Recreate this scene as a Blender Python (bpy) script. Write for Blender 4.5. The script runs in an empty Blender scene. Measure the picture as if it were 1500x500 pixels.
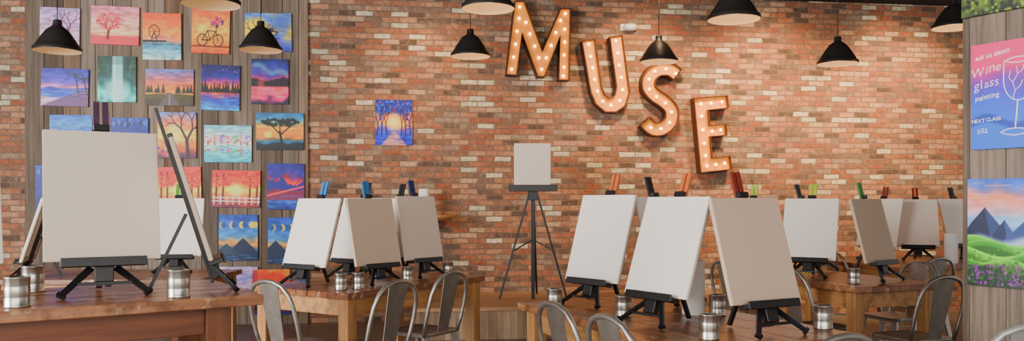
import bpy, bmesh, math, random
import numpy as np
from mathutils import Vector, Matrix
R=math.radians
random.seed(7)
SC=bpy.context.scene; COL=SC.collection
F=1200.0; CH=1.33; HY=295.0
# ---------------------------------------------------------------- basics
def lin(c):
    out=[]
    for v in c[:3]:
        v=v/255.0
        out.append(v/12.92 if v<=0.04045 else ((v+0.055)/1.055)**2.4)
    return (out[0],out[1],out[2],1.0)
def mat(name):
    m=bpy.data.materials.new(name); m.use_nodes=True
    return m, m.node_tree.nodes, m.node_tree.links, m.node_tree.nodes['Principled BSDF']
def simple(name,c,rough=.6,metal=0,emit=0,ec=None,var=.12,nscale=30):
    m,n,l,b=mat(name)
    tc=n.new('ShaderNodeTexCoord'); nz=n.new('ShaderNodeTexNoise'); nz.inputs['Scale'].default_value=nscale
    nz.inputs['Detail'].default_value=3
    l.new(tc.outputs['Object'],nz.inputs['Vector'])
    r=n.new('ShaderNodeValToRGB'); col=lin(c)
    r.color_ramp.elements[0].position=.3; r.color_ramp.elements[1].position=.7
    r.color_ramp.elements[0].color=tuple(x*(1-var) for x in col[:3])+(1,)
    r.color_ramp.elements[1].color=tuple(min(1,x*(1+var)) for x in col[:3])+(1,)
    l.new(nz.outputs['Fac'],r.inputs['Fac']); l.new(r.outputs['Color'],b.inputs['Base Color'])
    b.inputs['Roughness'].default_value=rough; b.inputs['Metallic'].default_value=metal
    if emit:
        b.inputs['Emission Color'].default_value=lin(ec or c); b.inputs['Emission Strength'].default_value=emit
    return m
def wood(name,cols,stretch=(28,28,1.6),rough=.65,splat=False,grain=.45):
    m,n,l,b=mat(name)
    tc=n.new('ShaderNodeTexCoord'); geo=n.new('ShaderNodeNewGeometry')
    mp=n.new('ShaderNodeMapping'); mp.inputs['Scale'].default_value=stretch
    l.new(tc.outputs['Object'],mp.inputs['Vector'])
    add=n.new('ShaderNodeVectorMath'); add.operation='ADD'
    sc=n.new('ShaderNodeMath'); sc.operation='MULTIPLY'; sc.inputs[1].default_value=37.0
    l.new(geo.outputs['Random Per Island'],sc.inputs[0]); l.new(mp.outputs['Vector'],add.inputs[0]); l.new(sc.outputs[0],add.inputs[1])
    nz=n.new('ShaderNodeTexNoise'); nz.inputs['Scale'].default_value=1; nz.inputs['Detail'].default_value=6; nz.inputs['Roughness'].default_value=.65
    l.new(add.outputs[0],nz.inputs['Vector'])
    r=n.new('ShaderNodeValToRGB'); e=r.color_ramp.elements
    k=len(cols)
    e[0].position=0; e[0].color=lin(cols[0]); e[1].position=1; e[1].color=lin(cols[-1])
    for i in range(1,k-1):
        q=e.new(i/(k-1)); q.color=lin(cols[i])
    l.new(geo.outputs['Random Per Island'],r.inputs['Fac'])
    r2=n.new('ShaderNodeValToRGB'); r2.color_ramp.elements[0].position=.3; r2.color_ramp.elements[1].position=.68
    r2.color_ramp.elements[0].color=(1-grain,1-grain,1-grain,1); r2.color_ramp.elements[1].color=(1.15,1.15,1.15,1)
    l.new(nz.outputs['Fac'],r2.inputs['Fac'])
    mx=n.new('ShaderNodeMix'); mx.data_type='RGBA'; mx.blend_type='MULTIPLY'; mx.inputs[0].default_value=1
    l.new(r.outputs['Color'],mx.inputs[6]); l.new(r2.outputs['Color'],mx.inputs[7])
    outc=mx.outputs[2]
    if splat:
        vz=n.new('ShaderNodeTexNoise'); vz.inputs['Scale'].default_value=16; vz.inputs['Detail'].default_value=6
        l.new(tc.outputs['Object'],vz.inputs['Vector'])
        cr=n.new('ShaderNodeValToRGB'); cr.color_ramp.elements[0].position=.58; cr.color_ramp.elements[1].position=.63
        cr.color_ramp.elements[0].color=(0,0,0,1); cr.color_ramp.elements[1].color=(.6,.6,.6,1)
        l.new(vz.outputs['Fac'],cr.inputs['Fac'])
        m2=n.new('ShaderNodeMix'); m2.data_type='RGBA'; l.new(cr.outputs['Color'],m2.inputs[0]); l.new(outc,m2.inputs[6])
        m2.inputs[7].default_value=lin((206,168,132)); outc=m2.outputs[2]
        vd=n.new('ShaderNodeTexNoise'); vd.inputs['Scale'].default_value=6; vd.inputs['Detail'].default_value=7; vd.inputs['Roughness'].default_value=.65
        l.new(tc.outputs['Object'],vd.inputs['Vector'])
        cd=n.new('ShaderNodeValToRGB'); cd.color_ramp.elements[0].position=.5; cd.color_ramp.elements[1].position=.62
        cd.color_ramp.elements[0].color=(0,0,0,1); cd.color_ramp.elements[1].color=(.7,.7,.7,1)
        l.new(vd.outputs['Fac'],cd.inputs['Fac'])
        m4=n.new('ShaderNodeMix'); m4.data_type='RGBA'; l.new(cd.outputs['Color'],m4.inputs[0]); l.new(outc,m4.inputs[6])
        m4.inputs[7].default_value=lin((78,42,26)); outc=m4.outputs[2]
    l.new(outc,b.inputs['Base Color']); b.inputs['Roughness'].default_value=rough
    bp=n.new('ShaderNodeBump'); bp.inputs['Strength'].default_value=.35; bp.inputs['Distance'].default_value=.005
    l.new(nz.outputs['Fac'],bp.inputs['Height']); l.new(bp.outputs['Normal'],b.inputs['Normal'])
    return m
def brickmat(name):
    m,n,l,b=mat(name)
    tc=n.new('ShaderNodeTexCoord'); sp=n.new('ShaderNodeSeparateXYZ'); cb=n.new('ShaderNodeCombineXYZ')
    nzw=n.new('ShaderNodeTexNoise'); nzw.inputs['Scale'].default_value=9; nzw.inputs['Detail'].default_value=3
    l.new(tc.outputs['Object'],nzw.inputs['Vector'])
    va=n.new('ShaderNodeVectorMath'); va.operation='MULTIPLY_ADD'; va.inputs[1].default_value=(.018,.018,.018)
    l.new(nzw.outputs['Color'],va.inputs[0]); l.new(tc.outputs['Object'],va.inputs[2])
    l.new(va.outputs[0],sp.inputs[0]); l.new(sp.outputs['X'],cb.inputs['X']); l.new(sp.outputs['Z'],cb.inputs['Y'])
    bt=n.new('ShaderNodeTexBrick'); l.new(cb.outputs[0],bt.inputs['Vector'])
    bt.inputs['Scale'].default_value=1; bt.inputs['Brick Width'].default_value=.192; bt.inputs['Row Height'].default_value=.0615
    bt.inputs['Mortar Size'].default_value=.0066; bt.inputs['Mortar Smooth'].default_value=.4; bt.inputs['Bias'].default_value=0
    bt.inputs['Color1'].default_value=(0,0,0,1); bt.inputs['Color2'].default_value=(1,1,1,1); bt.inputs['Mortar'].default_value=(.5,.5,.5,1)
    r=n.new('ShaderNodeValToRGB'); r.color_ramp.interpolation='CONSTANT'
    pal=[(0,(104,80,66)),(.07,(174,108,76)),(.19,(150,102,78)),(.31,(180,120,88)),(.43,(136,104,86)),(.52,(192,138,104)),(.62,(162,94,66)),(.72,(158,130,108)),(.8,(202,158,124)),(.86,(118,92,78)),(.91,(226,208,174)),(.965,(204,192,160))]
    e=r.color_ramp.elements
    e[0].position=0; e[0].color=lin(pal[0][1]); e[1].position=pal[-1][0]; e[1].color=lin(pal[-1][1])
    for p,c in pal[1:-1]:
        q=e.new(p); q.color=lin(c)
    l.new(bt.outputs['Color'],r.inputs['Fac'])
    nz=n.new('ShaderNodeTexNoise'); nz.inputs['Scale'].default_value=22; nz.inputs['Detail'].default_value=6; nz.inputs['Roughness'].default_value=.7
    l.new(tc.outputs['Object'],nz.inputs['Vector'])
    r2=n.new('ShaderNodeValToRGB'); r2.color_ramp.elements[0].position=.3; r2.color_ramp.elements[1].position=.72
    r2.color_ramp.elements[0].color=(.5,.48,.46,1); r2.color_ramp.elements[1].color=(1.35,1.33,1.3,1)
    l.new(nz.outputs['Fac'],r2.inputs['Fac'])
    mx=n.new('ShaderNodeMix'); mx.data_type='RGBA'; mx.blend_type='MULTIPLY'; mx.inputs[0].default_value=1
    l.new(r.outputs['Color'],mx.inputs[6]); l.new(r2.outputs['Color'],mx.inputs[7])
    m2=n.new('ShaderNodeMix'); m2.data_type='RGBA'; l.new(bt.outputs['Fac'],m2.inputs[0]); l.new(mx.outputs[2],m2.inputs[6]); m2.inputs[7].default_value=lin((136,112,94))
    nz3=n.new('ShaderNodeTexNoise'); nz3.inputs['Scale'].default_value=8; nz3.inputs['Detail'].default_value=9; nz3.inputs['Roughness'].default_value=.8
    l.new(tc.outputs['Object'],nz3.inputs['Vector'])
    r3=n.new('ShaderNodeValToRGB'); r3.color_ramp.elements[0].position=.53; r3.color_ramp.elements[1].position=.68
    r3.color_ramp.elements[0].color=(0,0,0,1); r3.color_ramp.elements[1].color=(.55,.55,.55,1)
    l.new(nz3.outputs['Fac'],r3.inputs['Fac'])
    m3=n.new('ShaderNodeMix'); m3.data_type='RGBA'; l.new(r3.outputs['Color'],m3.inputs[0]); l.new(m2.outputs[2],m3.inputs[6]); m3.inputs[7].default_value=lin((200,170,144))
    l.new(m3.outputs[2],b.inputs['Base Color']); b.inputs['Roughness'].default_value=.9
    inv=n.new('ShaderNodeMath'); inv.operation='SUBTRACT'; inv.inputs[0].default_value=1; l.new(bt.outputs['Fac'],inv.inputs[1])
    ad=n.new('ShaderNodeMath'); ad.operation='MULTIPLY_ADD'; ad.inputs[1].default_value=.9; l.new(nz.outputs['Fac'],ad.inputs[0]); l.new(inv.outputs[0],ad.inputs[2])
    bp=n.new('ShaderNodeBump'); bp.inputs['Strength'].default_value=1; bp.inputs['Distance'].default_value=.015
    l.new(ad.outputs[0],bp.inputs['Height']); l.new(bp.outputs['Normal'],b.inputs['Normal'])
    return m
class MB:
    def __init__(s): s.bm=bmesh.new(); s.mi=0
    def hexa(s,P):
        v=[s.bm.verts.new(p) for p in P]
        for f in ((0,3,2,1),(4,5,6,7),(0,1,5,4),(1,2,6,5),(2,3,7,6),(3,0,4,7)):
            q=s.bm.faces.new([v[i] for i in f]); q.material_index=s.mi
        return s
    def box(s,x0,x1,y0,y1,z0,z1,T=None):
        P=[(x0,y0,z0),(x1,y0,z0),(x1,y1,z0),(x0,y1,z0),(x0,y0,z1),(x1,y0,z1),(x1,y1,z1),(x0,y1,z1)]
        if T: P=[T(*p) for p in P]
        return s.hexa(P)
    def bar(s,a,b,w,t,w2=None,t2=None,side=None):
        a=Vector(a); b=Vector(b); d=(b-a).normalized()
        sx=Vector(side) if side else (Vector((1,0,0)) if abs(d.x)<.9 else Vector((0,1,0)))
        sy=d.cross(sx).normalized(); sx=sy.cross(d).normalized()
        w2=w2 or w; t2=t2 or t; P=[]
        for c,ww,tt in ((a,w,t),(b,w2,t2)):
            for i,j in ((-1,-1),(1,-1),(1,1),(-1,1)): P.append(c+sx*ww/2*i+sy*tt/2*j)
        return s.hexa(P)
    def tube(s,pts,r,n=8,cap=True):
        pts=[Vector(p) for p in pts]; rings=[]
        prev=None
        for i,p in enumerate(pts):
            d=(pts[min(i+1,len(pts)-1)]-pts[max(i-1,0)]).normalized()
            if prev is None:
                u=d.orthogonal().normalized()
            else:
                u=(prev-d*prev.dot(d)).normalized()
            prev=u; w=d.cross(u); rr=r[i] if isinstance(r,(list,tuple)) else r
            rings.append([s.bm.verts.new(p+(u*math.cos(k*2*math.pi/n)+w*math.sin(k*2*math.pi/n))*rr) for k in range(n)])
        for a,b in zip(rings,rings[1:]):
            for k in range(n):
                f=s.bm.faces.new((a[k],a[(k+1)%n],b[(k+1)%n],b[k])); f.smooth=True; f.material_index=s.mi
        if cap:
            for q in (rings[0][::-1],rings[-1]): s.bm.faces.new(q).material_index=s.mi
        return s
    def lathe(s,prof,n=32,c=(0,0,0),smooth=True):
        rings=[]
        for r,z in prof:
            rings.append([s.bm.verts.new((c[0]+r*math.cos(k*2*math.pi/n),c[1]+r*math.sin(k*2*math.pi/n),c[2]+z)) for k in range(n)])
        for a,b in zip(rings,rings[1:]):
            for k in range(n):
                f=s.bm.faces.new((a[k],a[(k+1)%n],b[(k+1)%n],b[k])); f.smooth=smooth; f.material_index=s.mi
        return s
    def ball(s,c,r,sz=1):
        m=Matrix.Translation(c)@Matrix.Diagonal((r,r,r*sz,1))
        d=bmesh.ops.create_uvsphere(s.bm,u_segments=12,v_segments=8,radius=1,matrix=m)
        for v in d['verts']:
            for f in v.link_faces: f.smooth=True; f.material_index=s.mi
        return s
    def bevel(s,o,seg=1):
        bmesh.ops.remove_doubles(s.bm,verts=s.bm.verts,dist=1e-6)
        bmesh.ops.bevel(s.bm,geom=[e for e in s.bm.edges],offset=o,segments=seg,affect='EDGES',clamp_overlap=True); return s
    def build(s,name,mats,parent=None,fix=True):
        if fix: bmesh.ops.recalc_face_normals(s.bm,faces=s.bm.faces)
        me=bpy.data.meshes.new(name); s.bm.to_mesh(me); s.bm.free()
        for m in (mats if isinstance(mats,(list,tuple)) else [mats]): me.materials.append(m)
        o=bpy.data.objects.new(name,me); COL.objects.link(o)
        if parent: o.parent=parent
        return o
def tag(o,label,cat,group=None):
    o['label']=label; o['category']=cat
    if group: o['group']=group
    return o
def thing(name,label,cat,loc=(0,0,0),rz=0,group=None):
    o=bpy.data.objects.new(name,None); COL.objects.link(o); o.location=loc; o.rotation_euler=(0,0,rz); o.empty_display_size=.1
    return tag(o,label,cat,group)
def struct(o): o['kind']='structure'; return o
def dup(root,loc,rz,label,group=None):
    r=root.copy(); COL.objects.link(r); r.location=loc; r.rotation_euler=(0,0,rz); r['label']=label
    if group: r['group']=group
    for ch in list(root.children):
        c=ch.copy(); COL.objects.link(c); c.parent=r
        for g in ch.children:
            d=g.copy(); COL.objects.link(d); d.parent=c
    return r
# ---------------------------------------------------------------- materials
M_brick=brickmat('red_brick')
M_plank=wood('weathered_planks',[(124,106,92),(156,138,122),(98,82,68),(166,150,134),(130,100,76),(110,94,82)],(26,26,1.3),.8,grain=.62)
M_plank2=wood('weathered_planks_right',[(142,124,108),(106,86,70),(164,148,132),(122,90,66)],(30,30,1.4),.8,grain=.62)
M_top=wood('worn_table_wood',[(154,92,56),(176,112,72),(130,74,46),(188,126,84)],(1.6,26,26),.28,splat=True,grain=.55)
M_apron=wood('table_frame_wood',[(190,132,76),(204,146,88)],(2,20,20),.45,grain=.55)
M_tleg=wood('table_leg_wood',[(188,130,74),(202,144,86)],(20,20,2),.45,grain=.55)
M_dapron=wood('dark_table_frame_wood',[(120,66,38),(134,76,44)],(2,20,20),.4)
M_dleg=wood('dark_table_leg_wood',[(122,68,38),(132,76,44)],(20,20,2),.4)
M_deck=wood('stage_deck_wood',[(190,142,100),(200,154,112),(180,132,92)],(1.5,20,20),.45)
M_skirt=wood('stage_skirt_wood',[(176,140,108),(140,108,82),(196,164,132),(122,92,68)],(20,20,1.5),.6,grain=.6)
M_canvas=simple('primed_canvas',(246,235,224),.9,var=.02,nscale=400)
M_cshade=simple('primed_canvas_half_shade',(232,214,198),.9,var=.02,nscale=400)  # same white canvas, soft shade put into the base colour
M_cshade_warm=simple('primed_canvas_warm_shade',(216,188,164),.9,var=.02,nscale=400)  # same white canvas, warm light and shade of right-turned ones put into colour
M_stretch=simple('raw_stretcher_wood',(190,168,140),.8)
M_black=simple('black_lacquer',(26,25,27),.4,var=.3)
M_lamp=simple('lamp_black_enamel',(40,36,34),.42,var=.05)
M_lampin=simple('lamp_inner_beige',(170,146,116),.85,var=.02)
M_bulb=simple('lamp_bulb_glass',(255,240,210),.3,emit=1.2,ec=(255,215,150))
M_mbulb=simple('marquee_bulb_glass',(255,220,120),.3,emit=9,ec=(255,206,76))
M_mface=simple('marquee_face_amber_glow',(220,132,34),.5,emit=.42,ec=(255,150,12),var=.2,nscale=8)  # face emission stands in for the bulbs' light falling on it
M_mrim=simple('marquee_rim_rust',(84,42,20),.6,metal=.1,var=.35,nscale=16)
M_tin=simple('bare_tin',(190,184,176),.28,metal=.95,var=.08,nscale=14)
M_tinp=simple('tin_paint_water',(120,116,112),.3)
M_chair=simple('gunmetal_steel',(166,158,150),.38,metal=.8,var=.2,nscale=12)
M_chair2=simple('pale_galvanised_steel',(198,198,194),.4,metal=.6,var=.06,nscale=12)
M_paper=simple('paper_roll_white',(238,236,232),.95,var=.02)
M_floor=simple('stained_concrete_floor',(116,104,92),.35,var=.2,nscale=1.5)
M_ceil=simple('ceiling_black',(22,20,20),.9)
M_white=simple('white_plastic',(232,228,222),.5,var=.02)
def railmat(nm,c): return simple('rail_paint_'+nm,c,.45,var=.12)
RAIL={'purple':railmat('purple',(74,34,66)),'black':railmat('black',(22,21,24)),'blue':railmat('blue',(40,118,186)),'navy':railmat('navy',(22,44,100)),
 'orange':railmat('orange',(206,100,44)),'red':railmat('red',(136,42,22)),'lime':railmat('lime',(176,206,44)),'green':railmat('green',(80,150,50))}
# ---------------------------------------------------------------- planes
def plane(Y0,m):
    k=math.sqrt(1+m*m)
    ex=Vector((1/k,m/k,0)); n=Vector((m/k,-1/k,0))
    def P(px,py,off=0):
        u=(px-750)/F; Y=(Y0-off*k)/(1-m*u)
        return Vector((u*Y,Y,CH-(py-HY)/F*Y))
    return P,ex,n,math.atan(m)
BW,bex,bn,BA=plane(9.25,.13)
RW,rex,rn,RA=plane(7.57,-1.62)
# ---------------------------------------------------------------- room
def yb(x): return 9.25+.13*x
wo=MB().box(-7.6,7.6,0,.2,0,3.70).build('wall_back',M_brick); wo.location=(0,9.25,0); wo.rotation_euler=(0,0,BA); struct(wo)
fl=MB().hexa([(-7.5,-3,-.1),(7.5,-3,-.1),(7.5,yb(7.5)+.2,-.1),(-7.5,yb(-7.5)+.2,-.1),(-7.5,-3,0),(7.5,-3,0),(7.5,yb(7.5)+.2,0),(-7.5,yb(-7.5)+.2,0)]).build('floor',M_floor); struct(fl)
ce=MB().hexa([(-7.5,-3,3.7),(7.5,-3,3.7),(7.5,yb(7.5)+.2,3.7),(-7.5,yb(-7.5)+.2,3.7),(-7.5,-3,3.8),(7.5,-3,3.8),(7.5,yb(7.5)+.2,3.8),(-7.5,yb(-7.5)+.2,3.8)]).build('ceiling',M_ceil); struct(ce)
wl=MB().box(0,4.2,0,.2,0,3.70).build('wall_left',M_brick); wl.location=(-7.3,4.1,0); wl.rotation_euler=(0,0,R(90)); struct(wl)
a=(BW(38,295)-Vector((0,9.25,0))).dot(bex); b=(BW(452,295)-Vector((0,9.25,0))).dot(bex)
pm=MB(); x=a; random.seed(3)
while x<b-.05:
    w=min(random.choice([.15,.19,.22,.17]),b-x)
    if b-(x+w)<.06: w=b-x
    pm.box(x+.003,x+w-.003,-.03-random.uniform(0,.006),-.001,0,3.69); x+=w
tr=pm.build('trim_1',M_plank); tr.location=(0,9.25,0); tr.rotation_euler=(0,0,BA); struct(tr)
E0=RW(1410,295,0); E0.z=0
pm=MB(); x=0
pm.box(0,1.7,.03,.16,0,3.69)
for w in [.035,.17,.13,.2,.16,.19,.2,.18,.2,.235]:
    pm.box(x+.0015,x+w-.0015,random.uniform(-.004,0),.03,0,3.69); x+=w
wr=pm.build('wall_right',M_plank2); wr.location=E0; wr.rotation_euler=(0,0,RA); struct(wr)
stg=thing('stage','low wooden stage platform with plank skirt below the brick wall','stage',(0,9.25,0),BA)
s0,s1=-1.1,2.3
m_=MB()
yy=-.005
while yy>-1.35:
    m_.box(s0,s1,yy-.133,yy,.275,.31); yy-=.135
m_.build('deck',M_deck,stg)
m_=MB(); x=s0
while x<s1-.02:
    w=min(.14,s1-x); m_.box(x+.001,x+w-.001,-1.33,-1.31,0,.274); x+=w
m_.box(s0,s0+.02,-1.309,-.01,0,.274); m_.box(s1-.02,s1,-1.309,-.01,0,.274)
m_.build('skirt',M_skirt,stg)
# ---------------------------------------------------------------- paintings
N=64
U,V=np.meshgrid(np.linspace(0,1,N),np.linspace(0,1,N))
def setN(n):
    global N,U,V
    N=n; U,V=np.meshgrid(np.linspace(0,1,N),np.linspace(0,1,N))
setN(76)
def bil(seed,gx,gy):
    r=np.random.RandomState(seed).rand(gy+2,gx+2); a=U*gx; b=V*gy
    i=a.astype(int); j=b.astype(int); fa=a-i; fb=b-j
    return (r[j,i]*(1-fa)+r[j,i+1]*fa)*(1-fb)+(r[j+1,i]*(1-fa)+r[j+1,i+1]*fa)*fb
class Art:
    def __init__(s,stops,seed=1,amt=.2,gx=9,gy=24,wav=.05):
        v=np.clip(V+(bil(seed,6,6)-.5)*wav*2,0,1); st=sorted(stops)
        s.c=np.stack([np.interp(v,[p for p,_ in st],[q[k]/255 for _,q in st]) for k in range(3)],-1)
        s.c*=(1+amt*(bil(seed+1,gx,gy)-.5)*2)[...,None]
    def put(s,m,c,a=1.0):
        m=np.clip(m,0,1)[...,None]*a; s.c=s.c*(1-m)+np.array(c[:3])/255*m; return s
    def disk(s,x,y,r,c,a=1,soft=.02,asp=1):
        d=np.hypot((U-x)*asp,V-y); return s.put((r-d)/soft+.5,c,a)
    def line(s,x0,y0,x1,y1,w,c,a=1):
        dx,dy=x1-x0,y1-y0; L=dx*dx+dy*dy+1e-9; t=np.clip(((U-x0)*dx+(V-y0)*dy)/L,0,1)
        d=np.hypot(U-x0-t*dx,V-y0-t*dy); return s.put((w/2-d)/.012+.5,c,a)
    def ring(s,x,y,r,w,c): return s.put((w/2-abs(np.hypot(U-x,V-y)-r))/.012+.5,c)
    def ridge(s,base,amp,seed,c,g=6,lo=None,a=1):
        h=base+amp*(bil(seed,g,1)[0]-.3)+amp*.3*(bil(seed+5,g*4,1)[0]-.5)
        m=(h[None,:]-V)/.015+.5
        if lo is not None: m=np.minimum(m,(V-lo)/.015+.5)
        return s.put(m,c,a)
    def peak(s,x,top,base,w,c,a=1):
        h=top-(abs(U-x)/w)*(top-base)+.03*(bil(int(x*99)+3,14,1)-.5); return s.put(np.minimum((h-V)/.015+.5,(V-base)/.015+.5),c,a)
    def pine(s,x,b,h,w,c):
        t=np.clip((V-b)/h,0,1); hw=w/2*(1-t)*(.6+.4*abs(np.sin(t*18)))
        return s.put(np.minimum((hw-abs(U-x))/.012+.5,np.minimum((V-b)/.012,(b+h-V)/.012)),c)
    def pines(s,b,h,seed,c,n=9,x0=0,x1=1):
        q=np.random.RandomState(seed)
        for i in range(n): s.pine(x0+(x1-x0)*(i+q.rand()*.7)/n,b,h*(.5+.5*q.rand()),.09+.05*q.rand(),c)
        return s
    def dabs(s,x,y,rx,ry,cols,n,seed,r=.03,a=.9):
        q=np.random.RandomState(seed)
        for i in range(n):
            t=q.rand()*6.283; k=q.rand()**.5
            s.disk(x+rx*k*math.cos(t),y+ry*k*math.sin(t),r*(.5+q.rand()),cols[q.randint(len(cols))],a,.015)
        return s
    def tree(s,x,y,ang,L,w,c,d=4,sp=26,seed=0):
        q=random.Random(seed+d); x2=x+L*math.sin(R(ang)); y2=y+L*math.cos(R(ang)); s.line(x,y,x2,y2,w,c)
        if d>0:
            for k in (-1,1): s.tree(x2,y2,ang+k*sp*(.7+.6*q.random()),L*.72,w*.65,c,d-1,sp,seed*3+k+7)
        return s
    def streak(s,y0,y1,c,n,seed,a=.5,x0=0,x1=1):
        q=np.random.RandomState(seed)
        for i in range(n):
            yy=y0+(y1-y0)*q.rand(); xx=x0+(x1-x0)*q.rand(); l=.05+.25*q.rand(); s.line(xx-l/2,yy,xx+l/2,yy,.018,c,a)
        return s
K=(16,14,24)
def art_dream():
    A=Art([(0,(206,190,210)),(.5,(222,196,220)),(1,(196,178,214))],1); A.ring(.5,.5,.2,.03,(120,90,130)); A.ring(.5,.5,.08,.02,(150,110,150))
    A.tree(.75,0,-8,.35,.07,(130,80,110),4,28,3)
    for x in (.36,.5,.64): A.line(x,.32,x,.1,.015,(120,90,130)); A.disk(x,.12,.035,(170,60,120))
    return A
def art_blossom():
    A=Art([(0,(240,170,150)),(.2,(226,120,120)),(.25,(252,206,178)),(.6,(246,196,186)),(1,(226,160,178))],2)
    A.ridge(.2,.05,4,(206,96,106)); A.tree(.35,.15,5,.2,.05,(110,44,50),4,30,5)
    return A.dabs(.38,.62,.28,.24,[(206,60,84),(226,96,116),(190,40,70)],90,8,.02)
def art_ferris():
    A=Art([(0,(220,236,236)),(.18,(130,190,204)),(.3,(80,150,180)),(.42,(238,170,150)),(.6,(252,170,96)),(1,(236,112,70))],3)
    A.ring(.3,.6,.14,.022,(70,40,50))
    for k in range(6): A.line(.3,.6,.3+.14*math.cos(k*1.047),.6+.14*math.sin(k*1.047),.01,(70,40,50))
    A.line(.3,.6,.22,.4,.02,K); A.line(.3,.6,.38,.4,.02,K); A.line(0,.4,.6,.4,.04,(40,34,50))
    for k in range(8): A.line(.05+k*.07,.4,.05+k*.07,.32,.012,(40,34,50))
    return A.streak(.05,.3,(240,246,246),26,4)
def art_bicycle():
    A=Art([(0,(190,100,50)),(.15,(236,150,70)),(.5,(255,206,120)),(.8,(244,160,90)),(1,(220,110,80))],5)
    for x in (.28,.7): A.ring(x,.3,.13,.025,K)
    for a_ in ((.28,.3,.42,.52),(.42,.52,.64,.5),(.64,.5,.7,.3),(.64,.5,.48,.3),(.28,.3,.48,.3),(.42,.52,.48,.3),(.64,.5,.66,.6)): A.line(*a_,.022,K)
    A.line(0,.16,1,.16,.03,(110,54,30))
    return A.dabs(.66,.72,.16,.1,[(190,60,110),(140,50,120),(60,60,90),(220,110,160)],40,4,.03)
def art_songbird():
    A=Art([(0,(90,90,170)),(.3,(110,140,206)),(.6,(236,206,90)),(1,(120,150,210))],6,wav=.25)
    A.disk(.2,.65,.22,(250,226,110),.8,.2); A.disk(.8,.75,.22,(90,120,200),.8,.2); A.tree(.1,0,25,.3,.06,(40,30,60),4,28,2); A.streak(.1,.3,(190,120,190),20,3)
    return A.disk(.55,.55,.06,(40,34,70)).line(.55,.55,.7,.5,.04,(40,34,70))
def art_palm():
    A=Art([(0,(230,206,210)),(.22,(200,180,206)),(.28,(40,100,190)),(.48,(60,80,180)),(.5,(250,180,200)),(.65,(120,96,200)),(1,(50,50,150))],7)
    A.put(((U*.5+.02)-V)/.03,(120,90,130),.9)
    for x,h in ((.72,.85),(.9,.75)):
        A.line(x+.08,.3,x,h,.025,K)
        for k in range(7): A.line(x,h,x+.17*math.cos(k*.9),h+.1*math.sin(k*.9)-.02,.02,(24,60,50))
    return A.streak(.28,.45,(230,220,240),14,4)
def art_waterfall():
    A=Art([(0,(120,220,214)),(.25,(60,170,170)),(.45,(30,100,100)),(1,(20,74,74))],8,.4,10,10)
    A.put((.16-abs(U-.52))/.04,(190,236,232),.9).put((.04-abs(U-.44))/.02,(240,252,250),.8)
    A.disk(.5,.3,.22,(224,250,246),.7,.15,.7); A.dabs(.1,.8,.12,.2,[(30,110,70),(20,70,50)],30,5); A.dabs(.92,.8,.1,.2,[(30,110,80),(16,60,56)],30,6)
    A.c[...,:]*=np.where(V[...,None]>.82,.8,1); return A.streak(.02,.25,(220,250,246),18,7)
def art_road():
    A=Art([(0,(70,60,44)),(.3,(96,90,50)),(.36,(250,180,90)),(.55,(244,150,110)),(.8,(190,140,170)),(1,(130,150,200))],9)
    A.put(np.minimum((.05+(.36-V)*.5-abs(U-.5))/.02,(.36-V)/.02),(110,100,110)); A.line(.5,0,.5,.3,.015,(230,190,90))
    return A.pines(.34,.3,4,(36,50,44),5,0,.4).pines(.34,.34,6,(36,50,44),5,.62,1)
def art_island():
    A=Art([(0,(50,170,220)),(.2,(50,80,180)),(.34,(150,70,140)),(.42,(240,140,90)),(.5,(250,170,90)),(.62,(170,80,150)),(.75,(54,40,140)),(1,(18,20,84))],10)
    A.put(np.minimum((.46+.03*np.sin(U*14)-V)/.02,(V-.38)/.02),K).pines(.42,.3,3,K,13,0,1).streak(.03,.34,(50,200,225),22,5).streak(.2,.36,(240,150,110),10,6)
    return A.dabs(.5,.88,.5,.1,[(220,200,240)],12,4,.01)
def art_aurora():
    A=Art([(0,(30,24,60)),(.12,(190,70,130)),(.35,(250,130,150)),(.45,(230,90,90)),(.6,(150,70,150)),(.8,(60,70,160)),(1,(24,40,84))],11,wav=.15)
    for k in range(30):
        t=k/29; A.disk(.05+.9*t,.85-.2*t+.05*math.sin(t*9),.05,(80,200,190) if k%3 else (230,120,190),.4,.08)
    A.ridge(.5,.16,3,(50,20,56),5,.42); A.pines(.42,.18,5,K,12); A.put((.04-abs(V-.42))/.02,K,.9); A.disk(.25,.45,.1,(255,150,130),.5,.1)
    return A.streak(.05,.35,(255,180,190),20,6)
def art_bluesea(): return Art([(0,(60,130,190)),(.5,(40,90,170)),(.75,(110,170,220)),(1,(40,120,200))],12).streak(.1,.95,(170,220,240),26,4)
def art_midnight(): return Art([(0,(30,50,110)),(.6,(30,60,140)),(1,(60,90,160))],13).dabs(.5,.9,.5,.08,[(110,140,200),(24,40,90)],24,4,.04)
def art_goldtree():
    A=Art([(0,(90,60,110)),(.25,(240,150,90)),(.5,(255,222,120)),(.75,(250,160,120)),(1,(140,160,210))],14)
    A.disk(.45,.55,.2,(255,246,180),.8,.15); A.tree(.8,0,-6,.4,.09,(70,40,50),4,30,4); return A.dabs(.3,.2,.3,.15,[(200,80,120),(120,60,150),(240,200,90)],40,3,.03)
def art_bridge():
    A=Art([(0,(90,200,214)),(.4,(170,226,230)),(.5,(240,240,226)),(.8,(200,230,236)),(1,(150,210,226))],15)
    for i,c in enumerate([(226,90,110),(240,160,80),(160,110,190),(230,120,170),(90,180,120),(220,100,90),(150,120,200)]): A.dabs(.08+i*.14,.62,.07,.12,[c,(240,220,220)],16,i,.025); A.line(.08+i*.14,.45,.08+i*.14,.56,.02,(110,70,80)); A.dabs(.08+i*.14,.32,.06,.08,[c],7,i+9,.02,.6)
    return A.put((.025-abs(V-.42-.08*np.cos((U-.5)*5)))/.015,(246,246,240)).streak(.02,.3,(60,180,200),16,5)
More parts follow.
